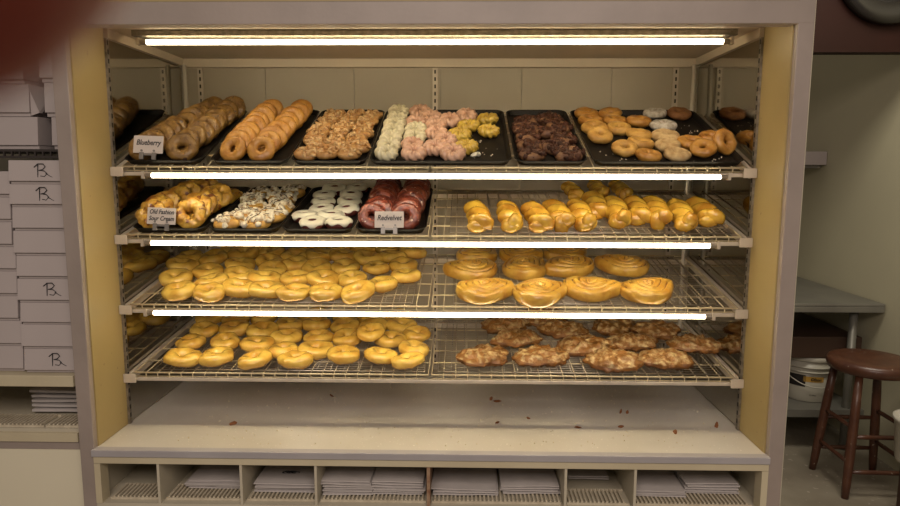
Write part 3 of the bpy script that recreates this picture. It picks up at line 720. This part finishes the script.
nut1 = [ (-0.365,0.050), (-0.305,0.050), (-0.240,0.050), (-0.343,0.106), (-0.278,0.102), (-0.216,0.106), (-0.365,0.166), (-0.302,0.161), (-0.236,0.166), (-0.365,0.231), (-0.300,0.226), (-0.224,0.230), (-0.364,0.296), (-0.298,0.292), (-0.232,0.295), (-0.354,0.361), (-0.289,0.364), (-0.223,0.359), (-0.344,0.426), (-0.280,0.429), (-0.216,0.423) ]
crul1 = [ (-0.130,0.052), (-0.130,0.113), (-0.130,0.179), (-0.130,0.247), (-0.130,0.314), (-0.130,0.382), (-0.130,0.450), (-0.057,0.191), (-0.059,0.261), (-0.050,0.052), (-0.059,0.121), (-0.063,0.333), (-0.018,0.389), (-0.057,0.450), (0.063,0.052), (0.008,0.096), (0.038,0.162), (0.007,0.228), (0.003,0.301), (0.048,0.358), (0.103,0.405), (0.102,0.115), (0.081,0.222), (0.109,0.310), (0.174,0.260), (0.174,0.383) ]
choc1 = [ (0.292,0.054), (0.398,0.054), (0.292,0.127), (0.366,0.117), (0.292,0.203), (0.398,0.185), (0.292,0.286), (0.355,0.245), (0.398,0.305), (0.303,0.362), (0.379,0.378) ]
cake1 = [ (0.515,0.450), (0.595,0.450), (0.515,0.373), (0.595,0.371), (0.674,0.367), (0.747,0.450), (0.830,0.450), (0.515,0.295), (0.515,0.202), (0.593,0.293), (0.643,0.233), (0.742,0.321), (0.629,0.156), (0.721,0.216), (0.570,0.105), (0.706,0.138), (0.783,0.160), (0.862,0.203), (0.628,0.052), (0.712,0.058), (0.791,0.081), (0.862,0.110) ]
rnd = random.Random(12)
def place(P, Mx, label, cat, group, var=None, scale=1):
    name, vs = P; i = rnd.randrange(len(vs)) if var is None else var; parts = vs[i]
    if len(parts) == 1: o = bpy.data.objects.new(name, parts[0][1]); COL.objects.link(o)
    else:
        o = empty(name)
        for pn, me in parts:
            c = put(me, pn, o)
    o.matrix_world = Mx @ Matrix.Scale(scale, 4); return tag(o, label, cat, group)
NUM = ['first','second','third','fourth','fifth','sixth','seventh','eighth','ninth','tenth','eleventh','twelfth','thirteenth']
def rows(pts, tol):
    """row (from the front) and place (from the left) of each point"""
    idx = sorted(range(len(pts)), key=lambda i: pts[i][1]); R_ = []; 
    for i in idx:
        if R_ and pts[i][1]-pts[R_[-1][0]][1] < tol: R_[-1].append(i)
        else: R_.append([i])
    out = {}
    for r, row in enumerate(R_):
        row.sort(key=lambda i: pts[i][0])
        for c, i in enumerate(row):
            rn = 'front row' if r == 0 else ('back row' if r == len(R_)-1 else NUM[r]+' row back')
            out[i] = (rn, 'alone in the row' if len(row) == 1 else NUM[c]+' from the left')
    return out
def lay(k, pts, P, text, cat, group, h, tol=.05, sc=1, tilt=6, jit=.06, Ps=None, texts=None, extra=None):
    rw = rows(pts, tol)
    for i, (u, s) in enumerate(pts):
        a = rnd.uniform(0, 360); tx = rnd.uniform(-tilt, tilt); ty = rnd.uniform(-tilt, tilt); hh = h
        if extra and i in extra: hh += extra[i][0]; tx += extra[i][1]; ty += extra[i][2]
        Mx = SM(k, u, s, hh) @ Matrix.Rotation(R(tx), 4, 'X') @ Matrix.Rotation(R(ty), 4, 'Y') @ Matrix.Rotation(R(a), 4, 'Z')
        PP = Ps[i] if Ps else P; tt = texts[i] if texts else text
        place(PP, Mx, '%s, %s, %s' % (tt, rw[i][0], rw[i][1]), cat, group, scale=sc*(1+rnd.uniform(-jit, jit)))
def column(k, a, b, n, P, text, cat, group, h, lean, sc=1, yaw=13):
    """doughnuts stood on edge, leaning back on one another up the tray"""
    for i in range(n):
        t = i/(n-1); u = a[0]+(b[0]-a[0])*t; s = a[1]+(b[1]-a[1])*t
        Mx = SM(k, u+rnd.uniform(-.006,.006), s, h) @ Matrix.Rotation(R(rnd.uniform(-yaw, yaw)), 4, 'Z') @ Matrix.Rotation(R(lean+rnd.uniform(-8,8)), 4, 'X') @ Matrix.Rotation(R(rnd.uniform(0,360)), 4, 'Z')
        where = 'frontmost' if i == 0 else ('rearmost' if i == n-1 else NUM[i]+' from the front')
        place(P, Mx, '%s, %s' % (text, where), cat, group, scale=sc*(1+rnd.uniform(-.05,.05)))

D = 'doughnut'
# ---- top shelf
column(1, (-.838,.048), (-.775,.44), 10, P_blue, 'blueberry doughnut in the left column of its tray', D, 'blueberry doughnuts on the top shelf', .041, 44, 1.06)
column(1, (-.726,.048), (-.702,.44), 10, P_blue, 'blueberry doughnut in the right column of its tray', D, 'blueberry doughnuts on the top shelf', .041, 44, 1.06)
column(1, (-.579,.044), (-.568,.43), 9, P_plain, 'orange-tan plain doughnut in the left column of its tray', D, 'plain doughnuts on the top shelf', .039, 44, 1.0)
column(1, (-.493,.044), (-.462,.43), 9, P_plain, 'orange-tan plain doughnut in the right column of its tray', D, 'plain doughnuts on the top shelf', .039, 44, 1.0)
lay(1, nut1, P_nut, 'tan nut-topped doughnut', D, 'nut-topped doughnuts on the top shelf', .022, .04, .82, 10)
CR = ['w']*9+['p']*12+['y']*5; PM = {'w': P_crw, 'p': P_crp, 'y': P_cry}; CT = {'w': 'white-glazed ridged cruller', 'p': 'pink-glazed ridged cruller', 'y': 'yellow-glazed ridged cruller'}
lay(1, crul1, None, '', D, 'crullers on the top shelf', .022, .045, .90, 5, Ps=[PM[c] for c in CR], texts=[CT[c]+'' for c in CR], extra={i: (.004, 12, 0) for i in range(21)})
lay(1, choc1, P_choc, 'dark chocolate doughnut', D, 'chocolate doughnuts on the top shelf', .020, .045, .98, 10)
CK = [P_plain,P_plain,P_plain,P_plain,P_plain,P_pow,P_cinn,P_gold,P_gold,P_gold,P_gold,P_pow,P_gold,P_sugar,P_gold,P_sugar,P_plain,P_plain,P_plain,P_sugar,P_plain,P_plain]
NM = {id(P_plain): 'tan plain cake doughnut', id(P_gold): 'golden cake doughnut', id(P_sugar): 'sugar-coated pale cake doughnut', id(P_pow): 'white powdered doughnut', id(P_cinn): 'dark cinnamon doughnut'}
lay(1, cake1, None, '', D, 'assorted cake doughnuts on the top shelf', .020, .05, .98, 6, Ps=CK, texts=[NM[id(p)]+' in right tray' for p in CK], extra={8:(.008,14,0), 20:(.012,22,0), 21:(.020,48,25), 14:(.002,8,0)})
# ---- second shelf
column(2, (-.835,.050), (-.800,.36), 7, P_old, 'golden old-fashioned doughnut in the left column of its tray', D, 'old-fashioned doughnuts', .048, 52, .98)
column(2, (-.722,.055), (-.705,.235), 5, P_old, 'golden old-fashioned doughnut in the right column of its tray', D, 'old-fashioned doughnuts', .048, 48, 1.0)
place(P_old, SM(2, -.700, .335, .022) @ Matrix.Rotation(R(8), 4, 'X'), 'cracked golden old-fashioned doughnut lying flat alone at the back of its tray', D, 'old-fashioned doughnuts', 0, .95)
lay(2, nut2, P_pop, 'nutty drizzled doughnut', D, 'nut and chocolate drizzled doughnuts', .021, .045, 1.02, 8)
lay(2, white2, P_ice, 'white-iced dark red doughnut', D, 'white-iced red doughnuts', .020, .045, .98, 5)
column(2, (-.168,.050), (-.160,.40), 9, P_red, 'red velvet doughnut in the left column of its tray', D, 'red velvet doughnuts', .043, 50, 1.08)
column(2, (-.072,.050), (-.068,.40), 9, P_red, 'red velvet doughnut in the right column of its tray', D, 'red velvet doughnuts', .043, 50, 1.08)
for i, (f_, b_) in enumerate(zip(twF, twB)):
    dx, dy = b_[0]-f_[0], b_[1]-f_[1]; L = math.hypot(dx, dy); a = -math.atan2(dx, dy)
    st = (f_[0]+dx*.02, max(.006, f_[1]-.004))
    Mx = SM(2, st[0], st[1], .031) @ Matrix.Rotation(a, 4, 'Z')
    place(P_twi, Mx, 'golden glazed dough twist, %s from the left in the front line' % NUM[i], 'pastry', 'dough twists', scale=1.10+rnd.uniform(-.03,.05))
for i, (u, s) in enumerate([(.471,.335),(.562,.365),(.639,.350)]):
    place(P_twi, SM(2, u, s-.03, .034) @ Matrix.Rotation(R(6), 4, 'Z'), 'golden glazed dough twist behind the front line, %s from the left' % NUM[i], 'pastry', 'dough twists', scale=.80)
# ---- third shelf
lay(3, [(u, s-.010) for u, s in glazed3], P_rai, 'yellow third-shelf doughnut', D, 'glazed raised doughnuts on the third shelf', .026, .05, 1.04, 9)
lay(3, [(-.73,.452),(-.64,.452+.03),(-.45,.475),(-.36,.47),(-.27,.475),(-.18,.47)], P_rai, 'yellow third-shelf doughnut at the very back', D, 'glazed raised doughnuts on the third shelf', .028, .2, .92, 9)
rw = rows(rolls3, .08)
for i, (u, s) in enumerate(rolls3):
    Mx = SM(3, u, s-.012, .009) @ Matrix.Rotation(R([0,8,-10,20,170,40,200,150,60,90,30][i]), 4, 'Z')
    place(P_rol, Mx, 'golden spiral cinnamon roll, %s, %s' % rw[i], 'pastry', 'cinnamon rolls', i % 4, scale=1.14)
# ---- bottom shelf
lay(4, [(u, s-.006) for u, s in glazed4], P_rai, 'yellow bottom-shelf doughnut', D, 'glazed raised doughnuts on the bottom shelf', .026, .05, 1.06, 7)
place(P_rai, SM(4, -.205, .195, .060) @ Matrix.Rotation(R(8), 4, 'X'), 'pale yellow doughnut lying on top of the other bottom-shelf doughnuts', D, 'glazed raised doughnuts on the bottom shelf', 1, .98)
rw = rows(frit4, .07)
for i, (u, s) in enumerate(frit4):
    Mx = SM(4, u, s-.010, .022) @ Matrix.Rotation(R(rnd.uniform(-5,5)), 4, 'X') @ Matrix.Rotation(R([0,180,20,200,-25,10,180,150,0,190,30,-20,165][i]), 4, 'Z')
    place(P_fri, Mx, 'brown craggy glazed fritter, %s, %s' % rw[i], 'pastry', 'fritters', scale=1.14+rnd.uniform(-.05,.06))

# ------------------------------------------------------------------ flavour signs
def sign(k, x, z, wd, ht, lines, size, label, rz=0, sx=.8):
    t = empty('flavour_sign', (0,0,0)); tag(t, label, 'sign', 'flavour signs')
    y = .160; t.matrix_world = Matrix.Translation((x, y, z)) @ Matrix.Rotation(R(rz), 4, 'Y') @ Matrix.Rotation(R(-10), 4, 'X')
    MB().box(-wd/2, wd/2, 0, .0016, 0, ht).build('card', M['card'], t, origin=(0,0,0))
    for i, s in enumerate(lines):
        zz_ = ht*(.60 if len(lines) == 1 else (.74-.40*i))
        Mx = Matrix.Translation((0, -.0006, zz_)) @ Matrix.Rotation(R(90), 4, 'X')
        text_mesh(s, size, 'lettering', M['ink'], t, Mx, .25, .0003, .00035, sx)
    for s in (-1, 1):
        b = MB(); x0 = s*wd*.21; b.box(x0-.006, x0+.006, -.0015, .0035, -.018, .002); b.tube([(x0,-.001,.007),(x0,-.003,.007)], .0032, 10)
        b.build('clip', M['clip'], t, origin=(0,0,0))
    MB().box(-wd*.2, wd*.2, .0018, .0032, -.006, .004).build('clip_bar', M['clip'], t, origin=(0,0,0))
sign(1, -.810, .812, .085, .050, ['Blueberry'], .022, 'white sign with handwritten Blueberry clipped in front of the brown doughnuts', 2)
sign(2, -.783, .608, .083, .048, ['Old Fashion','Sour Cream'], .0185, 'white sign with handwritten Old Fashion Sour Cream in front of the golden doughnuts', 2)
sign(2, -.120, .601, .084, .047, ['Redvelvet'], .022, 'white sign with handwritten Redvelvet in front of the red doughnuts', 0)

# ------------------------------------------------------------------ crumbs
rc = random.Random(7)
b = MB()
for i in range(420):
    x = rc.uniform(-.75, .88); y = rc.uniform(.03, .62); blob((x, y, .0010), rc.uniform(.0008, .0024), i+.3, b, 0, (1,1,.6))
tag(b.build('sugar_crumbs', M['crumb'], origin=(0,0,0)), 'pale sugar crumbs scattered over the empty case deck', 'crumbs', kind='stuff')
for i, (x, y, s) in enumerate([(-.60,.17,.009),(.20,.20,.008),(.19,.40,.009),(.21,.385,.011),(.60,.30,.010),(.62,.295,.007),(.44,.17,.009),(.57,.18,.007),(.72,.14,.010),(.86,.19,.010),(.30,.24,.006),(-.35,.42,.008)]):
    b = MB(); blob((0,0,0), s, i+.7, b, 0, (1.3,.8,.3), .5); o = b.build('brown_flake', M['crumbbrown'], origin=(0,0,0)); o.location = (x, y, s*.22)
    tag(o, 'small brown pastry flake on the empty deck, %s from the left' % NUM[sorted([-.60,.20,.19,.21,.60,.62,.44,.57,.72,.86,.30,-.35]).index(x)], 'flake', 'brown flakes on the deck')
def tray_crumbs(k, x0, x1, s0, s1, n, label, avoid=None):
    b = MB()
    for i in range(n):
        p = SM(k, rc.uniform(x0,x1), rc.uniform(s0,s1), .0058) @ Vector((0,0,0)); blob(p, rc.uniform(.0008,.0022), i+.2, b)
    tag(b.build('tray_crumbs', M['crumb'], origin=(0,0,0)), label, 'crumbs', kind='stuff')
tray_crumbs(1, .08, .21, .04, .46, 45, 'pale crumbs on the bare right part of the cruller tray')
tray_crumbs(1, .50, .86, .04, .45, 120, 'pale crumbs on the wide right-hand tray')
b = MB(); blob((0,0,0), .011, 3.3, b, 0, (1.3,.9,.6), .7); blob((.010,.003,-.001), .007, 5.3, b); o = b.build('icing_chunk', F['white_icing'], origin=(0,0,0)); o.matrix_world = SM(1, .128, .075, .0125)
tag(o, 'broken chunk of white icing on the empty part of the cruller tray', 'crumb')

# ------------------------------------------------------------------ the photographer's hand, its fingertip just in front of the lens
def hand():
    J = {'w2': (-.21,-.10,-.10,.030), 'w': (-.155,-.045,-.045,.026), 'p': (-.115,-.005,-.015,.027),
         'i0': (-.088,.026,.000,.012), 'i1': (-.060,.034,.016,.0092), 'i2': (-.0325,.0232,.0225,.0092), 'i3': (-.0157,.0106,.0205,.0092),
         'm0': (-.088,.006,.002,.012), 'm1': (-.062,.006,.020,.0092), 'm2': (-.044,-.006,.018,.0085), 'm3': (-.040,-.016,.008,.0075),
         'r0': (-.092,-.014,.002,.0115), 'r1': (-.067,-.018,.018,.0088), 'r2': (-.050,-.028,.015,.008), 'r3': (-.046,-.036,.006,.007),
         'l0': (-.100,-.032,.000,.010), 'l1': (-.078,-.038,.012,.0076), 'l2': (-.063,-.045,.009,.007), 't0': (-.118,.020,-.028,.014), 't1': (-.095,.028,-.040,.0105), 't2': (-.070,.024,-.045,.0095)}
    E = [('p','w'),('w','w2'),('p','i0'),('i0','i1'),('i1','i2'),('i2','i3'),('p','m0'),('m0','m1'),('m1','m2'),('m2','m3'),('p','r0'),('r0','r1'),('r1','r2'),('r2','r3'),('p','l0'),('l0','l1'),('l1','l2'),('p','t0'),('t0','t1'),('t1','t2')]
    K = ['p']+[k for k in J if k != 'p']; ix = {k: i for i, k in enumerate(K)}
    me = bpy.data.meshes.new('hand'); me.from_pydata([(J[k][0], J[k][1], -J[k][2]) for k in K], [(ix[a], ix[b_]) for a, b_ in E], [])
    o = bpy.data.objects.new('hand', me); COL.objects.link(o)
    sk = o.modifiers.new('skin', 'SKIN'); sk.use_smooth_shade = True
    for k in K:
        v = me.skin_vertices[0].data[ix[k]]; v.radius = (J[k][3], J[k][3])
    me.skin_vertices[0].data[0].use_root = True
    ss = o.modifiers.new('smooth', 'SUBSURF'); ss.levels = 2; ss.render_levels = 2
    me.materials.append(mat('backlit_red_skin', (.20,.035,.022), (.17,.028,.018), scale=60, rough=.6, spec=.2, sss=.3))  # red of light through the finger is put into the skin colour
    o.matrix_world = cam.matrix_world @ Matrix.Translation((.0026, -.0024, 0))
    tag(o, "photographer's out-of-focus reddish fingertip across the upper left corner", 'hand')
    return o
hand()
# ------------------------------------------------------------------ set the whole place on the floor (floor at height 0)
for o in list(bpy.data.objects):
    if o.parent is None: o.location.z += LIFT
